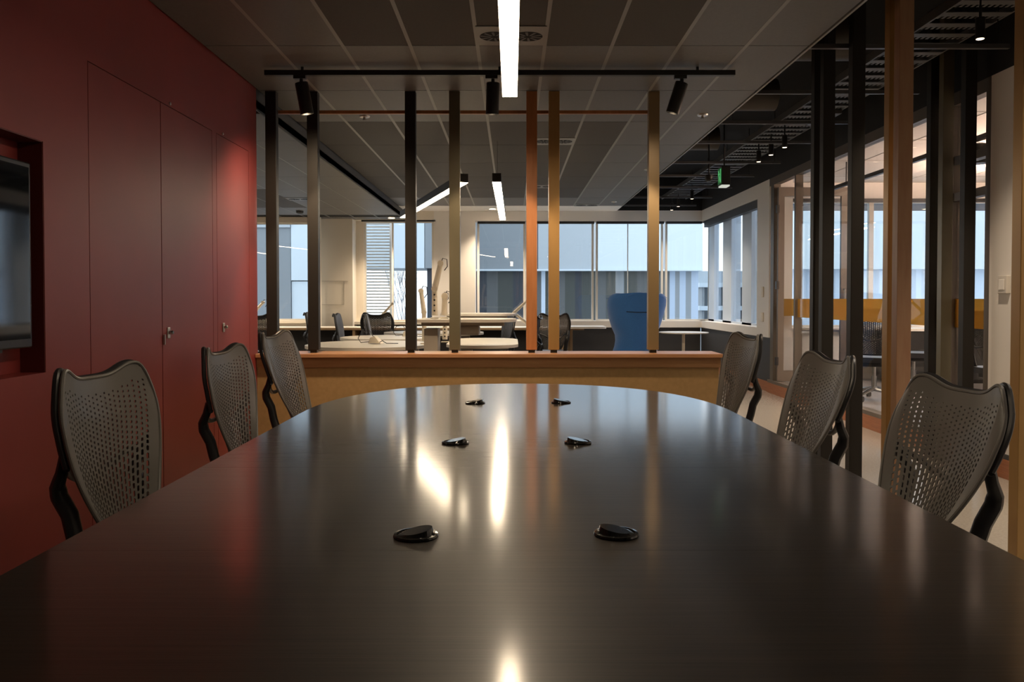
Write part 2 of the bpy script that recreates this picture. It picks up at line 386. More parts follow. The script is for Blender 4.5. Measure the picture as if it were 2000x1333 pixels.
# glazed partition (X = 3.3), Y 5.65 .. 10.62
gp = thing('glazed_partition', 'bronze framed glass partition of the meeting room with a gold film band', 'glass partition', (XR, 8, 0))
def gb(name, m, x0, x1, y0, y1, z0, z1, parent=gp): return box(name, m, x0-XR, x1-XR, y0-8, y1-8, z0, z1, parent)
gb('head_rail', 'bronze', XR, XR+.08, 5.72, 10.62, 2.64, 2.735)
gb('sill_rail', 'bronze', XR-.015, XR+.09, 5.72, 10.62, .128, .165)
for (y, w) in ((10.50, .12), (9.66, .05), (8.12, .05), (6.52, .05), (6.24, .05), (5.75, .06)):
    gb('mullion', 'bronze', XR, XR+.085, y-w/2, y+w/2, .165, 2.64)
for (a, b) in ((8.145, 9.635), (6.545, 8.095), (6.265, 6.495), (5.78, 6.215)):
    g = gb('pane', 'glass_in', XR+.036, XR+.044, a, b, .165, 2.64)
    gb('gold_film_band', 'film', XR+.030, XR+.033, a, b, .985, 1.2, g)
# extra horizontal rails of the narrow end bay
for z in (1.93, 2.2): gb('transom', 'bronze', XR+.01, XR+.075, 5.78, 6.215, z, z+.06)
# open door leaf hinged at Y 10.38, standing square to the partition
YD = 10.34
dl = thing('door_leaf', 'open bronze framed glass door standing into the meeting room', 'door', (XR+.02, YD, .17))
mb = MB(); W_ = .86
mb.box(.0, .075, -.022, .022, 0, 2.42); mb.box(W_-.075, W_, -.022, .022, 0, 2.42); mb.box(.075, W_-.075, -.022, .022, 2.31, 2.42); mb.box(.075, W_-.075, -.022, .022, 0, .13)
mb.build('door_frame', 'bronze', dl)
g = MB().box(.075, W_-.075, -.004, .004, .13, 2.31).build('pane', 'glass_in', dl)
MB().box(.078, W_-.078, -.008, -.005, .815, 1.03).build('gold_film_band', 'film', g)
for z in (.25, 1.2, 2.15): MB().box(-.02, .01, -.03, .03, z-.05, z+.05).build('hinge', 'black', dl)
MB().tube([(W_-.04, -.022, .85), (W_-.04, -.06, .85), (W_-.04, -.06, 1.15), (W_-.04, -.022, 1.15)], .009, 8).build('handle', 'silver', dl, smooth=True)
# white wall nearer than the partition
mb = MB(); mb.box(XR, XR+.12, -3, 5.72, .128, 2.735); mb.build('wall_right', 'white', kind='structure')
st('trim_6', 'bulk', XR-.012, XR, -3, 5.72, .128, .16)
sw = thing('wall_switch', 'white wall switch box on the white wall at the right edge', 'switch', (XR, 5.52, 1.30))
MB().box(-.03, 0, -.05, .05, -.065, .055, .004).build('back_box', 'plate', sw); MB().box(-.036, -.03, -.03, .03, -.04, .03, .002).build('rocker', 'white', sw)

# meeting room shell
YM = 10.95
mb = MB(); mb.box(3.34, 3.5, YM, YM+.12, .135, 2.735); mb.box(6.6, 7.8, YM, YM+.12, .135, 2.735); mb.box(3.5, 6.6, YM, YM+.12, 2.52, 2.735); mb.box(3.5, 6.6, YM, YM+.12, .135, .82)
mb.build('wall_meeting_far', 'white', kind='structure')
st('trim_7', 'white', 3.46, 6.64, YM-.12, YM, .79, .82)
window('window_8', [(3.56, 4.74), (4.80, 6.55)], .85, 2.47, YM+.07)
tag(box('roller_blind', 'blackframe', 3.5, 6.6, YM-.05, YM, 2.475, 2.52), 'black blind cassette over the meeting room window', 'blind')
st('ceiling_meeting_room', 'white', 3.42, 7.8, 4.6, 11.0, 2.735, 2.80)
mb = MB()
for k in range(5): mb.box(3.42, 7.8, 5.6+1.2*k, 5.606+1.2*k, 2.732, 2.736)
for k in range(7): mb.box(3.9+.6*k, 3.906+.6*k, 4.6, 10.95, 2.732, 2.736)
mb.build('ceiling_meeting_joints', 'deskleg', kind='structure')
st('wall_meeting_right', 'white', 7.8, 7.9, 4.6, 11.0, 0, 2.8); st('wall_meeting_near', 'white', 3.42, 7.8, 4.5, 4.6, 0, 2.8)

# ================================================================== OUTSIDE
st('ground', 'ground', -60, 60, 15.2, 90, -3.6, -3.5)
YO = 24.0
def ox(px): return (px-1000)/1614*YO
ob = thing('office_block', 'pale clad office block opposite the far windows with a glazed lower floor', 'building', (0, YO, -3.5))
def obx(name, m, a, b, z0, z1, y0=0, y1=1.0): return box(name, m, ox(a), ox(b), y0, y1, z0+3.5, z1+3.5, ob)
BZ, TZ = 2.06, 3.75
for (a, b, m) in ((900, 1050, 'clad_grey'), (1051, 1080, 'clad_mid'), (1081, 1166, 'clad_mid'), (1167, 1224.5, 'clad_white'), (1225.5, 1296, 'clad_white'), (1297, 1372, 'clad_white')):  # left-to-right brightness gradient of the band put into stepped panel tones
    obx('cladding_panel', m, a, b, BZ, TZ)
obx('cladding_hem', 'clad_white', 900, 1372, BZ-.05, BZ, -.05, 1)
obx('cladding_panel', 'clad_white', 1500, 2050, BZ, TZ); obx('upper_glazing', 'navy', 1500, 2050, TZ, TZ+1.3, .3, 1); 
k = 0
for (a, b, m) in ((832, 850, 'navy'), (900, 950, 'navy'), (950, 972, 'clad_dark'), (972, 1002, 'teal'), (1002, 1022, 'navy'), (1022, 1058, 'clad_dark'), (1058, 1066, 'finlight'), (1066, 1090, 'teal'), (1090, 1105, 'clad_dark'), (1105, 1125, 'teal'), (1125, 1138, 'navy'), (1138, 1170, 'teal'), (1170, 1186, 'clad_dark'), (1186, 1205, 'teal'), (1205, 1222, 'clad_grey'), (1222, 1248, 'teal'), (1248, 1270, 'clad_dark'), (1270, 1300, 'teal'),
                  (1300, 1312, 'clad_dark'), (1312, 1323, 'fin'), (1323, 1332, 'clad_grey'), (1332, 1344, 'fin'), (1344, 1355, 'clad_grey'), (1355, 1369, 'fin')):
    obx('glazing_bay', m, a, b, -3.5, BZ-.05, .35, .9)
for (a, b, m) in ((1500, 1548, 'fin'), (1548, 1570, 'finlight'), (1570, 1640, 'fin'), (1640, 1760, 'finlight'), (1760, 1800, 'fin'), (1800, 2050, 'finlight')): obx('glazing_bay', m, a, b, -3.5, BZ, .35, .9)
# wing to the left, nearer: seen in the first window and right edge of the second
wl = thing('rendered_wing', 'grey and white rendered building wing outside the leftmost window', 'building', (0, 18, -3.5))
wx = lambda p: (p-1000)/1614*18
box('grey_wall', 'clad_grey', wx(380), wx(568), 0, 1, 0, 8, wl); box('coping', 'clad_mid', wx(380), wx(568), -.05, 0, 6.25, 6.5, wl)
box('white_wall', 'clad_white', wx(569), wx(604), 0, 1, 5.1, 8, wl); box('lower_white_wall', 'clad_white', wx(569), wx(612), .04, 1, 0, 5.08, wl)
ow = thing('overhanging_wing', 'pale overhanging upper storey outside the louvred window', 'building', (0, 21, 0))
ov = lambda p: (p-1000)/1614*21
box('pale_soffit_panel', 'clad_white', ov(700), ov(829), 0, 2, 1.98, 6, ow); box('grey_corner_panel', 'clad_grey', ov(830), ov(885), 0, 2, 1.98, 6, ow); box('navy_glazing', 'navy', ov(832), ov(885), .3, 2, -3.5, 1.98, ow)
# louvre screen
ls = thing('louvre_screen', 'white horizontal louvre screen outside the window left of centre', 'louvre', (-2.47, 15.15, 0))
lx0, lx1 = -2.725+2.47, -2.235+2.47
mb = MB()
for k in range(36):
    z = .62+.056*k
    v0 = len(mb.bm.verts); mb.box(lx0, lx1, -.03, .04, z, z+.006); mb.bm.verts.ensure_lookup_table()
    for v in mb.bm.verts[v0:]: v.co.z += (v.co.y+.03)*-.30
mb.build('slats', 'white', ls)
for x in (lx0-.03, lx1): MB().box(x, x+.03, -.04, .05, -.5, 2.75).build('side_rail', 'white', ls)
# low balcony building to the right
bb = thing('balcony_building', 'low pale building with stacked balconies seen past the corner windows', 'building', (0, 32, -3.5))
bx = lambda p: (p-1000)/1614*32
box('rear_wall', 'clad_mid', bx(1372), bx(1530), .8, 1.5, 0, 5.8, bb)
for k in range(5): box('balcony_slab', 'clad_white', bx(1366), bx(1530), 0, .8, 1.55+.9*k, 1.72+.9*k, bb)
for p in (1372, 1398, 1425, 1452, 1480, 1508): box('balcony_divider', 'clad_grey', bx(p), bx(p+5), .1, .8, 0, 5.3, bb)
# bare tree
tr = thing('bare_tree', 'bare winter tree beyond the louvred window', 'tree', (-4.2, 34, -3.5))
mb = MB()
def branch(p, d, l, r, n):
    q = p+d*l; mb.tube([p, (p+q)/2+Vector((random.uniform(-.05, .05), 0, 0)), q], [r, r*.8, r*.6], 5)
    if n:
        for _ in range(3):
            nd = (d+Vector((random.uniform(-.34, .34), random.uniform(-.4, .4), random.uniform(0, .5)))).normalized()
            branch(q, nd, l*.74, r*.6, n-1)
branch(Vector((0, 0, 0)), Vector((0, 0, 1)), 2.0, .055, 5)
mb.build('branches', 'bark', tr)

# ================================================================== TABLE
YT0, YT1, RB, HW, XC = .22, 4.47, 1.15, .875, .025
def hw(y):
    if y > YT1-RB: t = (y-(YT1-RB))/RB
    elif y < YT0+RB: t = ((YT0+RB)-y)/RB
    else: return HW
    return HW*max(0, 1-t**2.25)**(1/2.25)
tb = thing('conference_table', 'long dark timber conference table with rounded ends filling the foreground', 'table', (XC, 2.35, 0))
cuts = [YT0, .76, 1.50, 2.245, 2.99, 3.735, YT1]
for a, b in zip(cuts, cuts[1:]):
    n = 26
    ys = [a+.0003+(b-a-.0006)*(.5-.5*math.cos(PI*i/n)) for i in range(n+1)]
    R_ = [(hw(y), y-2.35) for y in ys]; L_ = [(-hw(y), y-2.35) for y in reversed(ys)]
    pts = []
    for p in R_+L_:
        if not pts or (abs(p[0]-pts[-1][0])+abs(p[1]-pts[-1][1])) > 1e-4: pts.append(p)
    if abs(pts[0][0]-pts[-1][0])+abs(pts[0][1]-pts[-1][1]) < 1e-4: pts.pop()
    MB().prism(pts, .712, .74, 0).build('tabletop_panel', 'table', tb)
for y in (-1.05, 1.05):
    p = MB().box(-.35, .35, y-.05, y+.05, .03, .712, .01).build('pedestal', 'table_edge', tb)
    MB().box(-.45, .45, y-.12, y+.12, 0, .03, .01).build('foot_plate', 'black', p)
MB().box(-.05, .05, -1.0, 1.0, .60, .712).build('beam', 'table_edge', tb)
# pop-up cable ports
def make_port(label, loc, flip):
    t = thing('cable_port', label, 'cable port', loc, PI if flip else 0, 'black flip-up cable ports on the conference table')
    MB().lathe([(.043, 0), (.044, .002), (.0425, .0055), (.037, .0065), (.036, .003)], 40).build('flange', 'port', t, smooth=True)
    mb = MB(); n = 32; R = .036; top, bot = [], []
    for j in range(n):
        a = 2*PI*j/n; x, y = R*math.cos(a), R*math.sin(a)
        xx = x*.80+.003
        bot.append(mb.bm.verts.new((x, y, .004))); top.append(mb.bm.verts.new((xx, y*.80, .0065+.0115*(x+R)/(2*R))))
    for j in range(n): mb.bm.faces.new((bot[j], bot[(j+1) % n], top[(j+1) % n], top[j]))
    mb.bm.faces.new(top); mb.bm.faces.new(bot[::-1]); mb.build('lid', 'port', t)
    MB().box(.0335, .0365, -.009, .009, .006, .010).build('finger_notch', 'silver', t)
    return t
ports = [(-.186, 1.59, 'nearest cable port on the left half of the tabletop', 0), (.203, 1.60, 'nearest cable port on the right half of the tabletop', 1),
         (-.18, 2.62, 'middle cable port of the left-hand row on the tabletop', 0), (.210, 2.63, 'middle cable port of the right-hand row on the tabletop', 1),
         (-.162, 3.63, 'farthest cable port of the left-hand row, near the table end', 0), (.217, 3.65, 'farthest cable port of the right-hand row, near the table end', 1)]
for (x, y, l, f) in ports: make_port(l, (x, y, .740), f)

# ================================================================== TASK CHAIR
SP = [.075, .018]      # recline and height of the back being built
def back_point(u, v):
    """u -1..1 across, v 0..1 up; the chair faces +X"""
    au = abs(u)
    w = .1311+.1152*math.sin(min(v/.82, 1)*PI/2)
    if v > .82: w -= .016*((v-.82)/.18)**2
    zt = .933+SP[1]+.036*math.exp(-((au-.74)/.27)**2)-.055*max(0, (au-.80)/.20)**2.2
    zb = .475
    z = zb+v*(zt-zb)
    x = -.15-SP[0]*v-.009*math.sin(PI*min(1, v*1.35))*(1-.4*au)+.064*au**2.2*(1-.11*v)
    return Vector((x, u*w, z))
def two_sided(u, v, side):
    e = .004; v_ = min(max(v, e), 1-e); p = back_point(u, v)
    n = (back_point(u+e, v_)-back_point(u-e, v_)).cross(back_point(u, v_+e)-back_point(u, v_-e)).normalized()
    return p+n*(.0024*side)
def make_back(mb):
    NC = 21; us = [-.86+1.72*i/NC for i in range(NC+1)]
    def hole_cell(u0, u1, v0, v1, fu, fv):
        um, vm = (u0+u1)/2, (v0+v1)/2
        outer = [(u0, v0), (um, v0), (u1, v0), (u1, vm), (u1, v1), (um, v1), (u0, v1), (u0, vm)]
        a, b = (u1-u0)/2*fu, (v1-v0)/2*fv
        k = .62
        inner = [(um-a*k, vm-b), (um, vm-b*1.0), (um+a*k, vm-b), (um+a, vm), (um+a*k, vm+b), (um, vm+b), (um-a*k, vm+b), (um-a, vm)]
        inner = [(um-a, vm-b*.72), (um, vm-b), (um+a, vm-b*.72), (um+a, vm), (um+a, vm+b*.72), (um, vm+b), (um-a, vm+b*.72), (um-a, vm)]
        walls = []
        for sd in (1, -1):
            O = [mb.bm.verts.new(two_sided(*p, sd)) for p in outer]; I = [mb.bm.verts.new(two_sided(*p, sd)) for p in inner]; walls.append(I)
            for j in range(8):
                f = (O[j], O[(j+1) % 8], I[(j+1) % 8], I[j]); mb.bm.faces.new(f if sd > 0 else f[::-1])
        A, B = walls
        for j in range(8): mb.bm.faces.new((A[j], A[(j+1) % 8], B[(j+1) % 8], B[j]))
    def quad(u0, u1, v0, v1):
        for sd in (1, -1):
            q = [two_sided(u0, v0, sd), two_sided(u1, v0, sd), two_sided(u1, v1, sd), two_sided(u0, v1, sd)]; mb.poly(q if sd > 0 else q[::-1])
    # v rows: long slots low down, shorter upwards
    rowv = [.03]; 
    while rowv[-1] < .90:
        v = rowv[-1]; rowv.append(v+(.048 if v < .42 else .034))
    vtop = rowv[-1]
    for c in range(NC):
        u0, u1 = us[c], us[c+1]; um = abs((u0+u1)/2)
        vs = list(rowv)
        if c % 2: vs = [rowv[0]]+[(a+b)/2 for a, b in zip(rowv, rowv[1:])]+[vtop]
        for a, b in zip(vs, vs[1:]):
            small = (b-a) < .024
            if small: quad(u0, u1, a, b); continue
            m_ = (a+b)/2
            if m_ < .42: hole_cell(u0, u1, a, b, .50, .80)
            elif m_ < .52: hole_cell(u0, u1, a, b, .44, .72)
            else:
                t = (m_-.52)/.4; hole_cell(u0, u1, a, b, .44-.12*t, .60-.22*t)
        quad(u0, u1, 0, .03)
        for i in range(3): quad(u0, u1, vtop+(1-vtop)*i/3, vtop+(1-vtop)*(i+1)/3)
    # side margins
    nv = 26
    for s in (-1, 1):
        e = [.86, .93, .98, 1.0]
        for a, b in zip(e, e[1:]):
            for i in range(nv): quad(min(s*a, s*b), max(s*a, s*b), i/nv, (i+1)/nv)
def outline(n=24):
    P = []
    for i in range(n+1): P.append((-1, i/n))
    for i in range(1, 2*n): P.append((-1+i/n, 1))
    for i in range(n+1): P.append((1, 1-i/n))
    return [back_point(*p) for p in P]
def solidify(bm, t):
    bmesh.ops.remove_doubles(bm, verts=bm.verts, dist=.00005)
    bmesh.ops.recalc_face_normals(bm, faces=bm.faces)
    bmesh.ops.solidify(bm, geom=list(bm.faces), thickness=t)
def make_chair(name, label, cat, loc, rz, group, shell='mesh_grey', frame='blackplastic', base='blackplastic'):
    t = thing(name, label, cat, loc, rz, group)
    mb = MB(); make_back(mb); bmesh.ops.remove_doubles(mb.bm, verts=mb.bm.verts, dist=.00004)
    ol = outline(); mb.tube(ol, .0065, 8)
    mb.build('backrest', shell, t, smooth=True)
    # rear frame: heart-shaped loop + side arms that bow out backwards
    off = lambda p, d=.020: p+Vector((-d, 0, 0))
    mb = MB()
    lp = [off(p, .020) for p in ol if p.z > .70]
    mb.tube(lp, .010, 8)
    vv = [Vector((lp[-1].x-.0, lp[-1].y, lp[-1].z))]
    for i in range(1, 8):
        a = i/8; p = back_point(.98*(1-2*a), .48-.15*math.sin(PI*a)); vv.append(Vector((p.x-.046-.02*math.sin(PI*a), p.y*.97, p.z)))
    vv.append(lp[0]); mb.tube(vv, .011, 8)
    mb.build('back_frame', frame, t, smooth=True)
    for s in (-1, 1):
        p = back_point(s*.96, .52)
        q = [(p.x-.032, p.y*.99, p.z+.03), (p.x-.044, p.y*.97, p.z-.02), (p.x-.066, p.y*.92, p.z-.062), (p.x-.066, p.y*.88, p.z-.095), (p.x-.040, p.y*.84, p.z-.15), (p.x-.028, p.y*.82, .50), (p.x-.005, p.y*.80, .42), (p.x+.06, p.y*.78, .385)]
        pts = []
        for i in range(len(q)-1):
            for k in range(3): pts.append(Vector(q[i]).lerp(Vector(q[i+1]), k/3))
        pts.append(Vector(q[-1]))
        MB().tube(pts, [.017+.010*min(1, i/8) for i in range(len(pts))], 10, flat=.8).build('back_upright', frame, t, smooth=True)
    MB().prism(rounded(-.20, .26, -.235, .235, .09), .40, .455, .015).build('seat', 'blackplastic', t, smooth=True)
    MB().box(-.14, .12, -.15, .15, .355, .40, .01).build('tilt_mechanism', frame, t)
    MB().lathe([(.028, .10), (.028, .25), (.018, .25), (.018, .356)], 16).build('gas_column', base if base != 'blackplastic' else 'blackplastic', t, smooth=True)
    for k in range(5):
        a = 2*PI*k/5+.3; d = Vector((math.cos(a), math.sin(a), 0)); n_ = Vector((-d.y, d.x, 0))
        l = MB().tube([d*.02+Vector((0, 0, .115)), d*.15+Vector((0, 0, .10)), d*.29+Vector((0, 0, .07))], [.026, .02, .014], 8).build('base_leg', base, t, smooth=True)
        mb = MB()
        for s in (-1, 1):
            c = d*.29+n_*(.014*s)+Vector((0, 0, .03))
            mb.tube([c-n_*.009, c+n_*.009], .03, 14)
        mb.build('caster', 'blackplastic', l, smooth=True)
    return t
R = math.radians
GC = 'grey perforated task chairs around the conference table'
c0 = None
for (x, y, a, ln, hh, l) in ((-1.101, 2.577, -6.9, .074, .018, 'grey perforated task chair nearest the camera on the red wall side'),
                             (-1.159, 3.851, -4.6, .068, .008, 'grey perforated task chair in the middle of the red wall side'),
                             (-1.161, 4.945, -6.9, .149, .030, 'grey perforated task chair at the far end of the red wall side'),
                             (1.130, 2.550, 189.0, .158, -.025, 'grey perforated task chair nearest the camera on the corridor side'),
                             (1.085, 3.527, 185.4, .157, -.009, 'grey perforated task chair in the middle of the corridor side'),
                             (1.239, 5.140, 187.3, .109, .010, 'grey perforated task chair at the far end of the corridor side')):
    SP[:] = [ln, hh]
    c_ = make_chair('task_chair', l, 'chair', (x, y, 0), R(a), GC)
    c0 = c0 or c_
# office chairs beyond the low partition
GO = 'office chairs at the desks beyond the low partition'
def bx_(px, Y): return (px-1000)/1614*Y
for (px, Y, a, l, sw) in ((735, 12.1, 84, 'black mesh office chair seen from behind at the window bench', {'warm_grey_mesh_plastic': 'mesh_black'}),
                          (712, 10.9, 8, 'slate grey office chair in front of the black mesh chair', {'warm_grey_mesh_plastic': 'mesh_blue'}),
                          (655, 11.4, 3, 'slate grey office chair side-on beside the white round desk', {'warm_grey_mesh_plastic': 'mesh_blue'}),
                          (597, 12.3, 8, 'pale backed office chair half behind the second dark post', {'warm_grey_mesh_plastic': 'mesh_blue'}),
                          (503, 11.5, 80, 'black mesh office chair half hidden by the end of the red wall', {'warm_grey_mesh_plastic': 'mesh_black'}),
                          (1000, 11.25, 197, 'black mesh office chair beside the raised white desk', {'warm_grey_mesh_plastic': 'mesh_black'}),
                          (1082, 11.6, 100, 'brown grey office chair behind the gold post', None),
                          (1052, 10.05, 168, 'dark office chair side-on between the copper and gold posts', {'warm_grey_mesh_plastic': 'mesh_black'})):
    X = bx_(px, Y); dup(c0, (X+.215*math.cos(R(a)), Y+.215*math.sin(R(a)), .006), R(a), l, GO, sw)
# meeting room chairs with chrome bases
GM = 'black chairs in the meeting room'
m0 = dup(c0, (3.82, 8.7, .135), R(60), 'black meeting room chair seen left of the copper corridor post', GM, {'warm_grey_mesh_plastic': 'mesh_black'})
for ch in m0.children:
    if ch.name.startswith('base_leg') or ch.name.startswith('gas_column'):
        ch.data = ch.data.copy(); ch.data.materials[0] = M['chrome']
dup(m0, (4.6, 9.45, .135), R(-20), 'black meeting room chair seen right of the copper corridor post', GM)
dup(m0, (4.35, 7.3, .135), R(5), 'black meeting room chair seen beside the last mullion before the white wall', GM)
mt = thing('meeting_table', 'white topped meeting room table behind the corridor posts', 'table', (5.75, 7.9, .135))
MB().prism(rounded(-.6, .6, -1.7, 1.7, .12), .70, .725).build('tabletop', 'desk', mt)
for y in (-1.1, 1.1): MB().box(-.35, .35, y-.04, y+.04, 0, .70).build('leg_panel', 'deskleg', mt)
cr = thing('credenza', 'dark low cabinet under the meeting room window', 'cabinet', (5.3, 10.55, .135))
MB().box(-.55, 1.3, -.22, .22, .05, .66, .005).build('cabinet_body', 'black', cr); MB().box(-.57, 1.32, -.24, .24, .66, .69).build('cabinet_top', 'desk', cr); MB().box(-.5, 1.25, -.18, .18, 0, .05).build('plinth', 'black', cr)

# ================================================================== LOW PARTITION AND POSTS
lp_ = thing('low_partition', 'waist-high timber partition beyond the table carrying seven posts', 'partition', (-.17, 6.15, 0))
MB().box(XL+.17+.002, 1.53+.17, -.17, .18, .772, .80, .003).build('timber_cap', 'cap', lp_)
MB().box(XL+.17+.002, 1.52+.17, -.14, .17, .70, .772).build('upper_band', 'band', lp_)
MB().box(XL+.17+.002, 1.51+.17, -.125, .16, 0, .70).build('face_panel', 'panel', lp_)
PW, PD = .079, .065
def post(name, label, m, x, y, z0, z1, group, foot=True, swapwd=False):
    t = thing(name, label, 'post', (x, y, z0), 0, group)
    f = .022 if foot else .015
    MB().box(-PW/2, PW/2, -PD/2, PD/2, f, z1-z0, .0025).build('shaft', m, t)
    MB().box(-.024, .024, -.024, .024, 0, f).build('foot', 'black', t)
GP = 'posts standing on the low partition'
for (px, m, l) in ((530.5, 'dark', 'dark post on the low partition nearest the red wall'), (611.5, 'dark', 'dark post on the low partition, second from the red wall'),
                   (802, 'dark', 'dark post on the low partition in front of the louvred window'), (888, 'olive', 'dark olive post on the low partition left of the copper post'),
                   (1038.5, 'copper', 'copper orange post on the low partition'), (1082, 'gold', 'gold post on the low partition just right of the copper post'),
                   (1276.5, 'tan', 'gold post on the low partition in front of the blue chair')):
    post('partition_post', l, m, (px-1000)/1614*6.1, 6.10+PD/2, .80, CH, GP)
ra = thing('spacer_rail', 'thin horizontal rail running behind the tops of the partition posts', 'rail', (-.36, 6.19, 2.59))
MB().box(-1.42, 1.42, -.0125, .0125, -.0125, .0125, .002).build('bar', 'copper', ra)
for x in (-1.40, 1.38): MB().box(x-.012, x+.012, -.03, 0, -.012, .012).build('clip', 'black', ra)
GR = 'floor to ceiling posts beside the corridor'
for (x, y, m, l) in ((2.139, 5.63, 'dark', 'dark floor-standing corridor post farthest along the row'), (2.139, 5.80, 'dark', 'dark floor-standing post tucked behind the farthest corridor post'),
                     (2.112, 5.09, 'dark', 'black floor-standing corridor post left of the copper brown pair'), (2.139, 4.54, 'brown', 'copper brown floor-standing corridor post'),
                     (2.150, 4.68, 'gold', 'gold floor-standing post tucked behind the copper brown one'), (2.135, 3.44, 'gold', 'gold floor-standing corridor post at the right edge, nearest the camera'),
                     (3.19, 6.10, 'olive', 'olive post against the glass partition'), (3.17, 6.24, 'dark', 'black post tucked behind the olive post at the glass partition'),
                     (3.19, 5.80, 'dark', 'black post against the glass partition nearest the white wall')):
    post('corridor_post', l, m, x, y, 0, 3.36, GR, False)

# ================================================================== LIGHTS AND CEILING FITTINGS
def linear_light(name, label, a, b, z, w=.086, h=.085, dm='light_office'):
    a, b = Vector((*a, z)), Vector((*b, z)); c = (a+b)/2; L_ = (b-a).length; ang = math.atan2(b.y-a.y, b.x-a.x)-PI/2
    t = thing(name, label, 'light', c, ang, 'linear pendant lights')
    MB().box(-w/2, w/2, -L_/2, L_/2, .004, h).build('housing', 'black', t)
    MB().box(-w/2+.002, w/2-.002, -L_/2+.004, L_/2-.004, 0, .004).build('diffuser', dm, t)
    for y in (-L_/2+.3, L_/2-.3): MB().tube([(0, y, h), (0, y, CH-z if a.x > XL else 2.58-z)], .0015, 6).build('suspension_wire', 'steel', t)
    return t
linear_light('pendant_light', 'long linear pendant light hanging over the conference table', (-.012, 1.3), (-.012, 4.55), 1.2+1.105, .083, dm='light_warm')
linear_light('pendant_light', 'short linear pendant light in the office right of the diagonal one', (-.143, 7.72), (-.128, 11.4), 1.2+1.085, .083)
linear_light('pendant_light', 'diagonal linear pendant light in the office left of centre', (-.45, 7.75), (-1.46, 11.1), 1.2+1.085, .083)
linear_light('pendant_light', 'linear pendant light in the low ceiled area behind the red wall', (-3.9, 7.6), (-4.9, 11.3), 1.2+1.085, .083)
linear_light('pendant_light', 'added unseen linear light farther left behind the red wall', (-5.9, 7.6), (-6.3, 12.3), 1.2+1.085, .083)  # unseen light, added to brighten the office
# track and spots
TYY = 5.47
tk = thing('lighting_track', 'black ceiling track carrying three spotlights in front of the posts', 'lighting track', (-.08, TYY, 2.668))
MB().box(-1.545, 1.545, -.02, .02, 0, .034, .002).build('rail', 'black', tk); 
for x in (-1.3, 0, 1.3): MB().tube([(x, 0, .034), (x, 0, CH-2.668)], .01, 8).build('hanger', 'black', tk)
def spot(label, x, aim, power, tx):
    t = thing('track_spotlight', label, 'spotlight', (x, TYY, 2.668), 0, 'spotlights on the ceiling track')
    MB().box(-.05, .03, -.018, .018, -.022, 0, .002).build('adaptor', 'black', t)
    MB().tube([(0, 0, -.02), (0, 0, -.05)], .012, 10).build('stem', 'black', t, smooth=True)
    ax = Vector((tx, .10, -1)).normalized(); c0_ = Vector((0, 0, -.045)); q = Vector((0, 0, -1)).rotation_difference(ax).to_matrix()
    mb = MB(); mb.lathe([(.040, 0), (.043, -.004), (.043, -.205), (.038, -.205), (.036, -.13), (.001, -.13)], 28); mb.xform(Matrix.Translation(c0_) @ q.to_4x4())
    c = mb.build('can', 'black', t, smooth=True)
    mb = MB().lathe([(.034, -.137), (.034, -.132)], 24); mb.xform(Matrix.Translation(c0_) @ q.to_4x4()); mb.build('lamp_face', 'light_tiny', c)
    lo = c0_+q @ Vector((0, 0, -.215))
    l = light('spot_lamp', 'SPOT', lo, power, (1, .74, .48), t, spot_size=R(80), spot_blend=.35, shadow_soft_size=.03)
    d = Vector((tx, .39, -1)); l.rotation_euler = d.to_track_quat('-Z', 'Y').to_euler()
    l2 = light('spot_spill', 'SPOT', lo, power*(.85 if x < -1 else .2), (1, .74, .48), t, spot_size=R(146), spot_blend=1, shadow_soft_size=.04); l2.rotation_euler = Vector((-.1, .42, -1)).to_track_quat('-Z', 'Y').to_euler()
spot('left spotlight on the track, tilted toward the dark posts', -1.386, (-1.35, 6.25, 1.2), 36, .16)
spot('middle spotlight on the track beside the bright pendant', -.125, (-.15, 6.2, 1.0), 26, -.03)
spot('right spotlight on the track, tilted toward the copper and gold posts', 1.118, (.75, 6.2, 1.1), 30, -.30)
# corridor pendants
GD = 'small black corridor downlights'
ys = [(4.80, 'small black cylinder downlight at the top right, nearest the camera'), (8.22, 'small black downlight above the corridor nearest the exit sign on its right'), (8.65, 'small black downlight above the corridor, middle of the three near the exit sign'), (9.08, 'small black downlight above the corridor, third of the three near the exit sign'),
      (12.43, 'small black downlight at the far end of the corridor, nearest of the far three'), (13.45, 'small black downlight at the far end of the corridor, middle of the far three'), (14.0, 'small black downlight at the far end of the corridor, beside the far wall')]
for i, (y, l) in enumerate(ys):
    if i == 0:
        d0 = thing('downlight', l, 'downlight', (2.70, y, 2.70), 0, GD)
        MB().lathe([(.022, 0), (.026, 0), (.026, .12), (.008, .125), (.008, .19)], 20).build('can', 'black', d0, smooth=True)
        MB().lathe([(.021, -.002), (.021, 0)], 20).build('lamp_face', 'light_tiny', d0)
        MB().tube([(0, 0, .19), (0, 0, .222)], .006, 8).build('stem', 'black', d0)
    else: dup(d0, (2.70, y, 2.70), 0, l)
    l_ = light('corridor_lamp', 'SPOT', (2.70, y, 2.695), 80 if i == 0 else 45, (1, .78, .56), None, spot_size=R(110), spot_blend=.8, shadow_soft_size=.03)
light('corridor_lamp', 'SPOT', (2.70, 6.9, 2.695), 45, (1, .78, .56), None, spot_size=R(110), spot_blend=.8, shadow_soft_size=.03)  # bare corridor light, no downlight fitting stands here
for y in (3.1, 1.2):  # two unseen downlights, added to brighten the white wall and corridor
    dup(d0, (2.70, y, 2.70), 0, 'added corridor downlight out of view, brightening the white wall')
    light('corridor_lamp', 'SPOT', (2.70, y, 2.695), 80, (1, .84, .68), None, spot_size=R(105), spot_blend=.8, shadow_soft_size=.03)
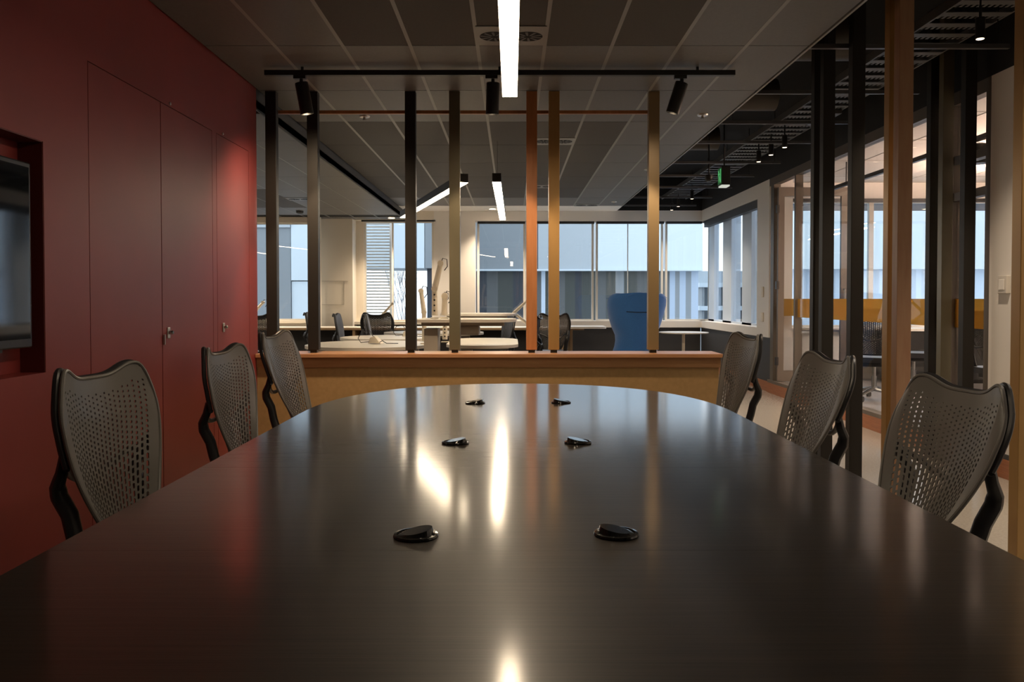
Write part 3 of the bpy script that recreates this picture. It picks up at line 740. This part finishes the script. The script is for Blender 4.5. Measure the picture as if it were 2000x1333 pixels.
# void services: cable tray, struts, ducts
ct = thing('cable_tray', 'perforated grey cable tray running the length of the corridor ceiling', 'cable tray', (2.80, 5.5, 2.92))
mb = MB()
for x in (-.21, .20): mb.box(x, x+.012, -8.3, 8.85, 0, .06)
mb.build('side_rails', 'tray', ct)
mb = MB(); y = -2.5
while y < 8.7:
    mb.box(-.2, .2, y, y+.07, 0, .004)
    if y < 5:
        for k in range(12): mb.box(-.2+.034*k, -.184+.034*k, y+.07, y+.112, 0, .003)
    y += .20
mb.build('perforated_base', 'tray', ct)
for i, y in enumerate((5.14, 6.27, 7.34, 8.26, 9.48, 10.5, 11.56, 12.7, 13.8)):
    t = thing('ceiling_strut', 'thin steel strut crossing the black void above the corridor', 'strut', (2.45, y, 2.745), 0, 'steel struts crossing the corridor void')
    MB().box(-.63, .62, -.015, .015, 0, .028, .001).build('channel', 'steel', t)
    for x in (-.5, .55): MB().tube([(x, 0, .028), (x, 0, .61)], .004, 6).build('hanger_rod', 'black', t)
for i, (y, r_, z) in enumerate(((6.1, .17, 3.12), (7.9, .15, 3.14), (10.1, .14, 3.15))):
    t = tag(MB().tube([(XE+.02, y, z), (2.5, y, z)], r_, 24).build('duct', 'duct', smooth=True), ['brown round duct above the corridor nearest the camera', 'brown round duct above the middle of the corridor', 'brown round duct above the corridor beyond the exit sign'][i], 'duct', 'ducts in the corridor void')
tag(MB().box(2.86, 3.0, 7.55, 8.1, 2.885, 2.919, .004).build('access_panel', 'steel'), 'pale square panel fixed under the cable tray', 'panel')
# exit sign
ex = thing('exit_sign', 'hanging green running-man exit sign above the corridor', 'exit sign', (2.20, 8.6, 2.36))
MB().box(-.045, .045, -.075, .075, .015, .205, .003).build('sign_box', 'black', ex); MB().box(-.04, .04, -.072, .072, 0, .015).build('underside_diffuser', 'sign_under', ex)
g = MB().box(-.048, -.045, -.070, .070, .03, .19).build('sign_face', 'green', ex)
mb = MB(); X_ = -.050
def fl(pts): mb.poly([(X_, y, z) for y, z in pts])
mb.lathe([(.011, 0), (.011, .002)], 12, (X_+.001, .028, .158), Matrix.Rotation(-PI/2, 4, 'Y'))
fl([(.035, .145), (.015, .148), (.0, .10), (.02, .095)]); fl([(.012, .10), (.0, .10), (.02, .07), (.03, .075)]); fl([(.022, .075), (.03, .075), (.012, .045), (.004, .05)]); fl([(.01, .105), (-.004, .10), (-.03, .06), (-.02, .055)]); fl([(.03, .145), (.028, .135), (.055, .118), (.058, .125)]); fl([(.018, .145), (.014, .135), (-.015, .125), (-.013, .133)])
fl([(-.062, .04), (-.040, .04), (-.040, .18), (-.062, .18)])
mb.build('running_man_symbol', 'exitwhite', g)
MB().tube([(0, 0, .205), (0, 0, 1.0)], .008, 8).build('hanging_rod', 'black', ex)
cm = thing('security_camera', 'small black dome fitting left of the exit sign', 'camera', (2.35, 9.9, 2.60))
MB().lathe([(.02, 0), (.045, .02), (.05, .05), (.05, .08)], 20).build('dome', 'black', cm, smooth=True); MB().tube([(0, 0, .08), (0, 0, .76)], .008, 8).build('drop_rod', 'black', cm)
# diffusers in the tiled ceiling
def diffuser(x0, x1, y0, y1, z, label):
    t = thing('air_diffuser', label, 'air vent', ((x0+x1)/2, (y0+y1)/2, z), 0, 'twin swirl ceiling vents')
    w, l = (x1-x0)/2, (y1-y0)/2
    MB().box(-w, w, -l, l, -.006, -.001).build('plate', 'grid', t)
    r_ = min(l*.88, w*.43)
    for s in (-1, 1):
        c = MB().lathe([(r_, -.0075), (r_, -.006)], 32, (s*w*.48, 0, 0)).build('swirl_opening', 'gap', t)
        mb = MB()
        for k in range(10):
            a = 2*PI*k/10; d = Vector((math.cos(a), math.sin(a), 0)); n_ = Vector((-d.y, d.x, 0)); c1 = Vector((s*w*.48, 0, -.009))
            mb.poly([c1+d*r_*.25, c1+d*r_*.95+n_*r_*.10, c1+d*r_*.95+n_*r_*.30, c1+d*r_*.25+n_*r_*.12])
        mb.build('swirl_blades', 'steel', c)
diffuser(-.205, .195, 4.645, 4.99, CH, 'twin swirl air vent right behind the pendant over the table')
diffuser(.205, .600, 7.85, 8.19, CH, 'twin swirl air vent above and behind the gold post')
diffuser(.205, .600, 11.08, 11.38, CH, 'small looking twin swirl air vent deeper in the office ceiling')
diffuser(1.02, 1.40, 13.3, 13.6, CH, 'twin swirl air vent at the far edge of the tiled ceiling')
diffuser(-3.1, -2.75, 11.3, 11.6, 2.58, 'air vent in the low ceiling between the two leftmost posts')
def sprinkler(x, y, z, l):
    t = thing('sprinkler', l, 'sprinkler', (x, y, z), 0, 'ceiling sprinklers')
    MB().lathe([(.012, -.03), (.012, -.012), (.042, -.010), (.045, 0)], 20).build('rose', 'silver', t, smooth=True); MB().lathe([(.018, -.034), (.018, -.031)], 12).build('deflector', 'steel', t)
sprinkler(-1.23, 6.93, CH, 'sprinkler in the ceiling between the dark posts'); sprinkler(1.577, 6.87, CH, 'sprinkler in the ceiling right of the right-hand spotlight')
sprinkler(1.60, 9.77, CH, 'sprinkler in the ceiling beside the gold post in front of the blue chair'); sprinkler(1.6, 13.0, CH, 'sprinkler at the far edge of the ceiling near the void')
sd = thing('smoke_detector', 'round black detector under the low ceiling at the left', 'detector', (-3.33, 13.0, 2.58))
MB().lathe([(.03, -.05), (.055, -.035), (.06, 0)], 20).build('detector_body', 'black', sd, smooth=True)
def recessed(x, y, z, l):
    t = thing('recessed_downlight', l, 'downlight', (x, y, z), 0, 'recessed downlights at the far ceiling edge')
    MB().lathe([(.055, -.006), (.055, -.001)], 24).build('lamp_face', 'light_small', t); MB().lathe([(.055, -.006), (.066, -.007), (.068, -.001)], 24).build('bezel', 'white', t)
    light('recessed_lamp', 'SPOT', (x, y, z-.02), 120, (1, .78, .55), None, spot_size=R(110), spot_blend=.9, shadow_soft_size=.05)
recessed(-2.05, 14.1, 2.58, 'glowing recessed downlight above the louvred window'); recessed(-.33, 14.03, CH, 'glowing recessed downlight above the window left of the copper post')
recessed(-4.3, 13.3, 2.58, 'added unseen downlight above the leftmost window')  # hidden downlight, added to brighten the far walls
# meeting room: linear lamp added to light ceiling and walls; black track
ml = thing('added_meeting_lamp', 'added linear lamp lighting the meeting room ceiling', 'light', (5.5, 7.9, 2.30))
MB().box(-.05, .05, -1.5, 1.5, 0, .06).build('housing', 'black', ml); MB().box(-.045, .045, -1.49, 1.49, .06, .064).build('upper_diffuser', 'light_meet', ml); MB().box(-.045, .045, -1.49, 1.49, -.004, 0).build('lower_diffuser', 'light_low', ml)
mk = thing('meeting_track', 'black ceiling track with one spotlight in the meeting room', 'lighting track', (3.75, 7.3, 2.47))
MB().box(-.02, .02, -2.2, 2.4, 0, .04).build('rail', 'black', mk); MB().lathe([(.03, -.17), (.07, -.17), (.085, -.02), (.02, 0)], 20, (.05, -.55, 0)).build('spot_head', 'black', mk, smooth=True)
for y in (-2, 2): MB().tube([(0, y, .04), (0, y, .265)], .008, 6).build('hanger', 'black', mk)

# ================================================================== OFFICE FURNITURE
def top(name, x0, x1, y0, y1, r, z, parent, th=.03):
    return MB().prism(rounded(x0, x1, y0, y1, r, 12), z-th, z, .004).build(name, 'desk', parent, smooth=True)
GDK = 'white workstation desks'
def desk(label, cx, cy, w, d, r, z, leg):
    t = thing('workstation_desk', label, 'desk', (cx, cy, .006), 0, GDK)
    top('desktop', -w/2, w/2, -d/2, d/2, r, z-.006, t)
    for (lx, ly) in leg:
        k = MB().box(lx-.055, lx+.055, ly-.04, ly+.04, .03, z-.036-.05, .008).build('leg', 'deskleg', t); MB().box(lx-.06, lx+.06, ly-.33, ly+.33, 0, .03, .006).build('foot', 'deskleg', k)
    MB().box(-w*.36, w*.36, -.06, .06, z-.09, z-.036).build('cross_beam', 'deskleg', t)
    return t
desk('white round-ended desk nearest the low partition, left of centre', -1.49, 8.6, 1.24, 1.45, .60, .73, [(-.3, 0), (.3, 0)])
desk('white round-ended desk behind the nearest left one', -1.50, 10.15, 1.2, 1.2, .58, .73, [(-.3, 0), (.3, 0)])
desk('white round-ended desk farthest back, before the window bench', -1.1, 11.65, 1.4, 1.1, .54, .73, [(-.4, 0), (.4, 0)])
desk('low white desk with a rounded end under the raised one', -.31, 9.1, .75, 1.7, .37, .73, [(-.18, 0)])
# raised desks with a hanging cable basket and a broad leg
for (x0, x1, y0, y1, z, l) in ((-.95, .045, 7.75, 8.45, 1.005, 'raised white sit-stand desk at the front'), (-.88, .06, 10.0, 10.7, 1.02, 'raised white sit-stand desk behind the front raised one')):
    t = thing('raised_desk', l, 'desk', ((x0+x1)/2, (y0+y1)/2, .006), 0, 'raised sit-stand desks')
    w, d = (x1-x0)/2, (y1-y0)/2
    pts = []
    for i in range(13):
        a = -PI/2+PI*i/12; pts.append((w-.30+.30*math.cos(a), d*math.sin(a)))
    pts += [(-w+.06, d), (-w, d-.12), (-w, -d+.12), (-w+.06, -d)]
    MB().prism(pts, z-.034, z-.006, .004).build('desktop', 'desk', t, smooth=True)
    k = MB().box(-w+.10, -w+.235, -.14, .14, .03, z-.10, .006).build('leg', 'deskleg', t); MB().box(-w+.07, -w+.26, -.3, .3, 0, .03).build('foot', 'deskleg', k)
    MB().box(-w+.07, w-.12, -.10, .10, z-.075, z-.034, .006).build('under_frame', 'deskleg', t)
    MB().box(w-.62, w-.36, -.12, .12, z-.165, z-.075, .02).build('cable_basket', 'deskleg', t)
# power boxes on the low desks
for (x, y, l) in ((-1.42, 8.60, 'white wedge power box with a looping black lead on the nearest left desk'), (-1.28, 10.2, 'white wedge power box on the desk behind the nearest left one')):
    t = thing('power_box', l, 'power box', (x, y, .736), R(-15), 'power boxes on the desks')
    mb = MB(); mb.poly([(-.07, -.04, 0), (.07, -.04, 0), (.07, .05, 0), (-.07, .05, 0)]); mb.poly([(-.05, -.03, .06), (.0, -.03, .075), (.0, .04, .075), (-.05, .04, .06)])
    bmesh.ops.convex_hull(mb.bm, input=list(mb.bm.verts)); mb.build('housing', 'armwhite', t)
    MB().tube([(-.02, 0, .06), (-.09, .05, .13), (-.17, .02, .12), (-.19, -.02, .05), (-.14, -.06, .01), (-.05, -.05, .02)], .004, 6).build('cable', 'black', t, smooth=True)
    MB().tube([(.05, -.03, .01), (.09, -.03, .03), (.14, -.04, .004), (.26, -.02, .004)], .004, 6).build('plug_lead', 'black', t, smooth=True)
# white articulated monitor arms
GA = 'white monitor arms'
def arm(label, px, Y, z0, segs, r=.028, holes=False, loop=True):
    x0 = bx_(px, Y)
    t = thing('monitor_arm', label, 'monitor arm', (x0, Y, z0), 0, GA)
    MB().box(-.04, .04, -.035, .035, 0, .012, .003).build('clamp_base', 'armwhite', t)
    p = Vector((0, 0, .032)); names = ['pole', 'lower_arm', 'upper_arm']
    for i, (dx, dz) in enumerate(segs):
        q = p+Vector((dx, 0, dz)); s_ = MB().tube([p, q], [r, r*.85], 12).build(names[i], 'armwhite', t, smooth=True)
        if holes and i == 0:
            for k in range(4):
                c = p.lerp(q, .18+.2*k); MB().tube([c+Vector((0, -r-.001, 0)), c+Vector((0, -r+.006, 0))], .009, 10).build('cable_hole', 'black', s_)
        j = MB().tube([q+Vector((0, -.028, 0)), q+Vector((0, .028, 0))], r*1.02, 12).build('joint', 'armwhite', t, smooth=True)
        p = q
    if loop:
        MB().tube([p, p+Vector((.02, 0, .05)), p+Vector((.06, 0, .04)), p+Vector((.065, 0, -.03)), p+Vector((.035, 0, -.07))], .005, 6).build('cable', 'black', t, smooth=True)
arm('tallest white monitor arm with dark holes, on the front raised desk', 849, 8.1, 1.005, [(.0, .26), (.06, .25)], .030, True)
arm('white monitor arm standing on the low desk left of the raised desk', 829, 8.6, .73, [(-.005, .30), (-.03, .22)], .026)
arm('white monitor arm standing behind the olive post', 868, 8.2, 1.005, [(.005, .19)], .032)
arm('short white monitor arm behind the raised desk', 868, 10.3, 1.021, [(0, .10), (-.015, .08)], .024)
arm('white monitor arm with dark holes below the raised desk', 869, 8.9, .73, [(0, .19)], .028, True, False)
arm('long white monitor arm folded out beside the copper post', 1035, 13.3, .740, [(-.26, .20), (.22, .20)], .026, False, False)
arm('slim cream monitor arm leaning up behind the black mesh chair', 735, 13.3, .740, [(.06, .13), (.20, .22)], .02, False, False)
arm('cream monitor arm beside the end of the red wall', 497, 13.3, .740, [(.02, .24), (.12, .13)], .024)
# window bench
be = thing('window_bench', 'long timber edged bench running under the far windows', 'desk', (-1.9, 13.5, 0))
MB().box(-4.4, 3.05, -.34, .36, .70, .735, .003).build('worktop', 'desktimber', be)
MB().box(-4.4, 3.04, -.335, .36, .735, .739).build('worktop_surface', 'desk', be)
for x in (-3.2, -.63, 2.85): MB().box(x-.02, x+.02, -.30, .36, 0, .70).build('leg_panel', 'desktimber', be)
MB().box(-4.4, 2.8, .10, .13, .25, .70).build('modesty_panel', 'charcoal', be)
rt = thing('bench_end_table', 'white rounded table at the right end of the window bench', 'table', (1.08, 12.85, 0))
MB().prism(rounded(-.42, .36, -.32, .32, .10, 8), .745, .775, .004).build('tabletop', 'desk', rt, smooth=True); MB().box(-.30, -.24, -.2, .2, 0, .745).build('leg_panel', 'desktimber', rt)
cf = thing('side_table', 'round white pedestal side table beside the blue high-backed chair', 'table', (2.43, 11.7, 0))
MB().lathe([(.02, .70), (.33, .712), (.35, .716), (.35, .728)], 40).build('tabletop', 'desk', cf, smooth=True); MB().lathe([(.022, .01), (.022, .70)], 16).build('column', 'armwhite', cf, smooth=True); MB().lathe([(.22, 0), (.22, .008), (.03, .014)], 32).build('base', 'armwhite', cf, smooth=True)

# blue lounge chair seen from behind (faces +Y)
lc = thing('lounge_chair', 'blue felt high-backed lounge chair seen from behind near the far windows', 'armchair', (1.79, 11.75, 0))
prof = [(.20, .27), (.34, .325), (.45, .325), (.51, .305), (.60, .292), (.68, .30), (.78, .345), (.90, .385), (1.0, .408), (1.10, .425), (1.18, .422), (1.235, .40), (1.268, .36), (1.285, .30)]
def wsh(z):
    for (a, wa), (b, wb) in zip(prof, prof[1:]):
        if a <= z <= b:
            t_ = (z-a)/(b-a); return wa+(wb-wa)*t_
    return prof[-1][1]
mb = MB(); nu = 20; rings = []
for i in range(len(prof)*2-1):
    z = prof[i//2][0] if i % 2 == 0 else (prof[i//2][0]+prof[i//2+1][0])/2
    w = wsh(z); ring = []
    tz = (z-.2)/1.085
    for j in range(nu+1):
        u = -1+2*j/nu; wing = .40*(1-.55*max(0, (z-.9)/.385)**2)
        a = u*PI/2*.98
        x = w*math.sin(a)/math.sin(PI/2*.98)
        y = wing*(1-math.cos(a))*.9 - .10*tz*(1-abs(u)**2) - .05
        zz = z+.0*u
        ring.append(mb.bm.verts.new((x, y-.10*tz, zz)))
    rings.append(ring)
for A, B in zip(rings, rings[1:]):
    for j in range(nu): mb.bm.faces.new((A[j], A[j+1], B[j+1], B[j]))
solidify(mb.bm, .05)
bmesh.ops.bevel(mb.bm, geom=[e for e in mb.bm.edges if e.calc_face_angle(0) > 1.0], offset=.015, segments=2, affect='EDGES')
sh = mb.build('shell', 'blue', lc, smooth=True)
MB().prism(rounded(-.26, .26, -.05, .42, .08), .33, .46, .02).build('seat_cushion', 'blue', lc, smooth=True)
MB().tube([(-.20, -.265, 1.02), (-.07, -.30, 1.012), (.07, -.30, 1.012), (.20, -.265, 1.02)], .009, 8, flat=.8).build('handle_slot', 'blue_dark', sh, smooth=True)
b_ = MB().lathe([(.03, .02), (.03, .22)], 16, (0, .15, 0)).build('swivel_column', 'chrome', lc, smooth=True)
for k in range(4):
    a = PI/4+PI/2*k; MB().tube([(0, .15, .03), (.32*math.cos(a), .15+.32*math.sin(a), .012)], [.018, .012], 8).build('foot', 'chrome', b_)
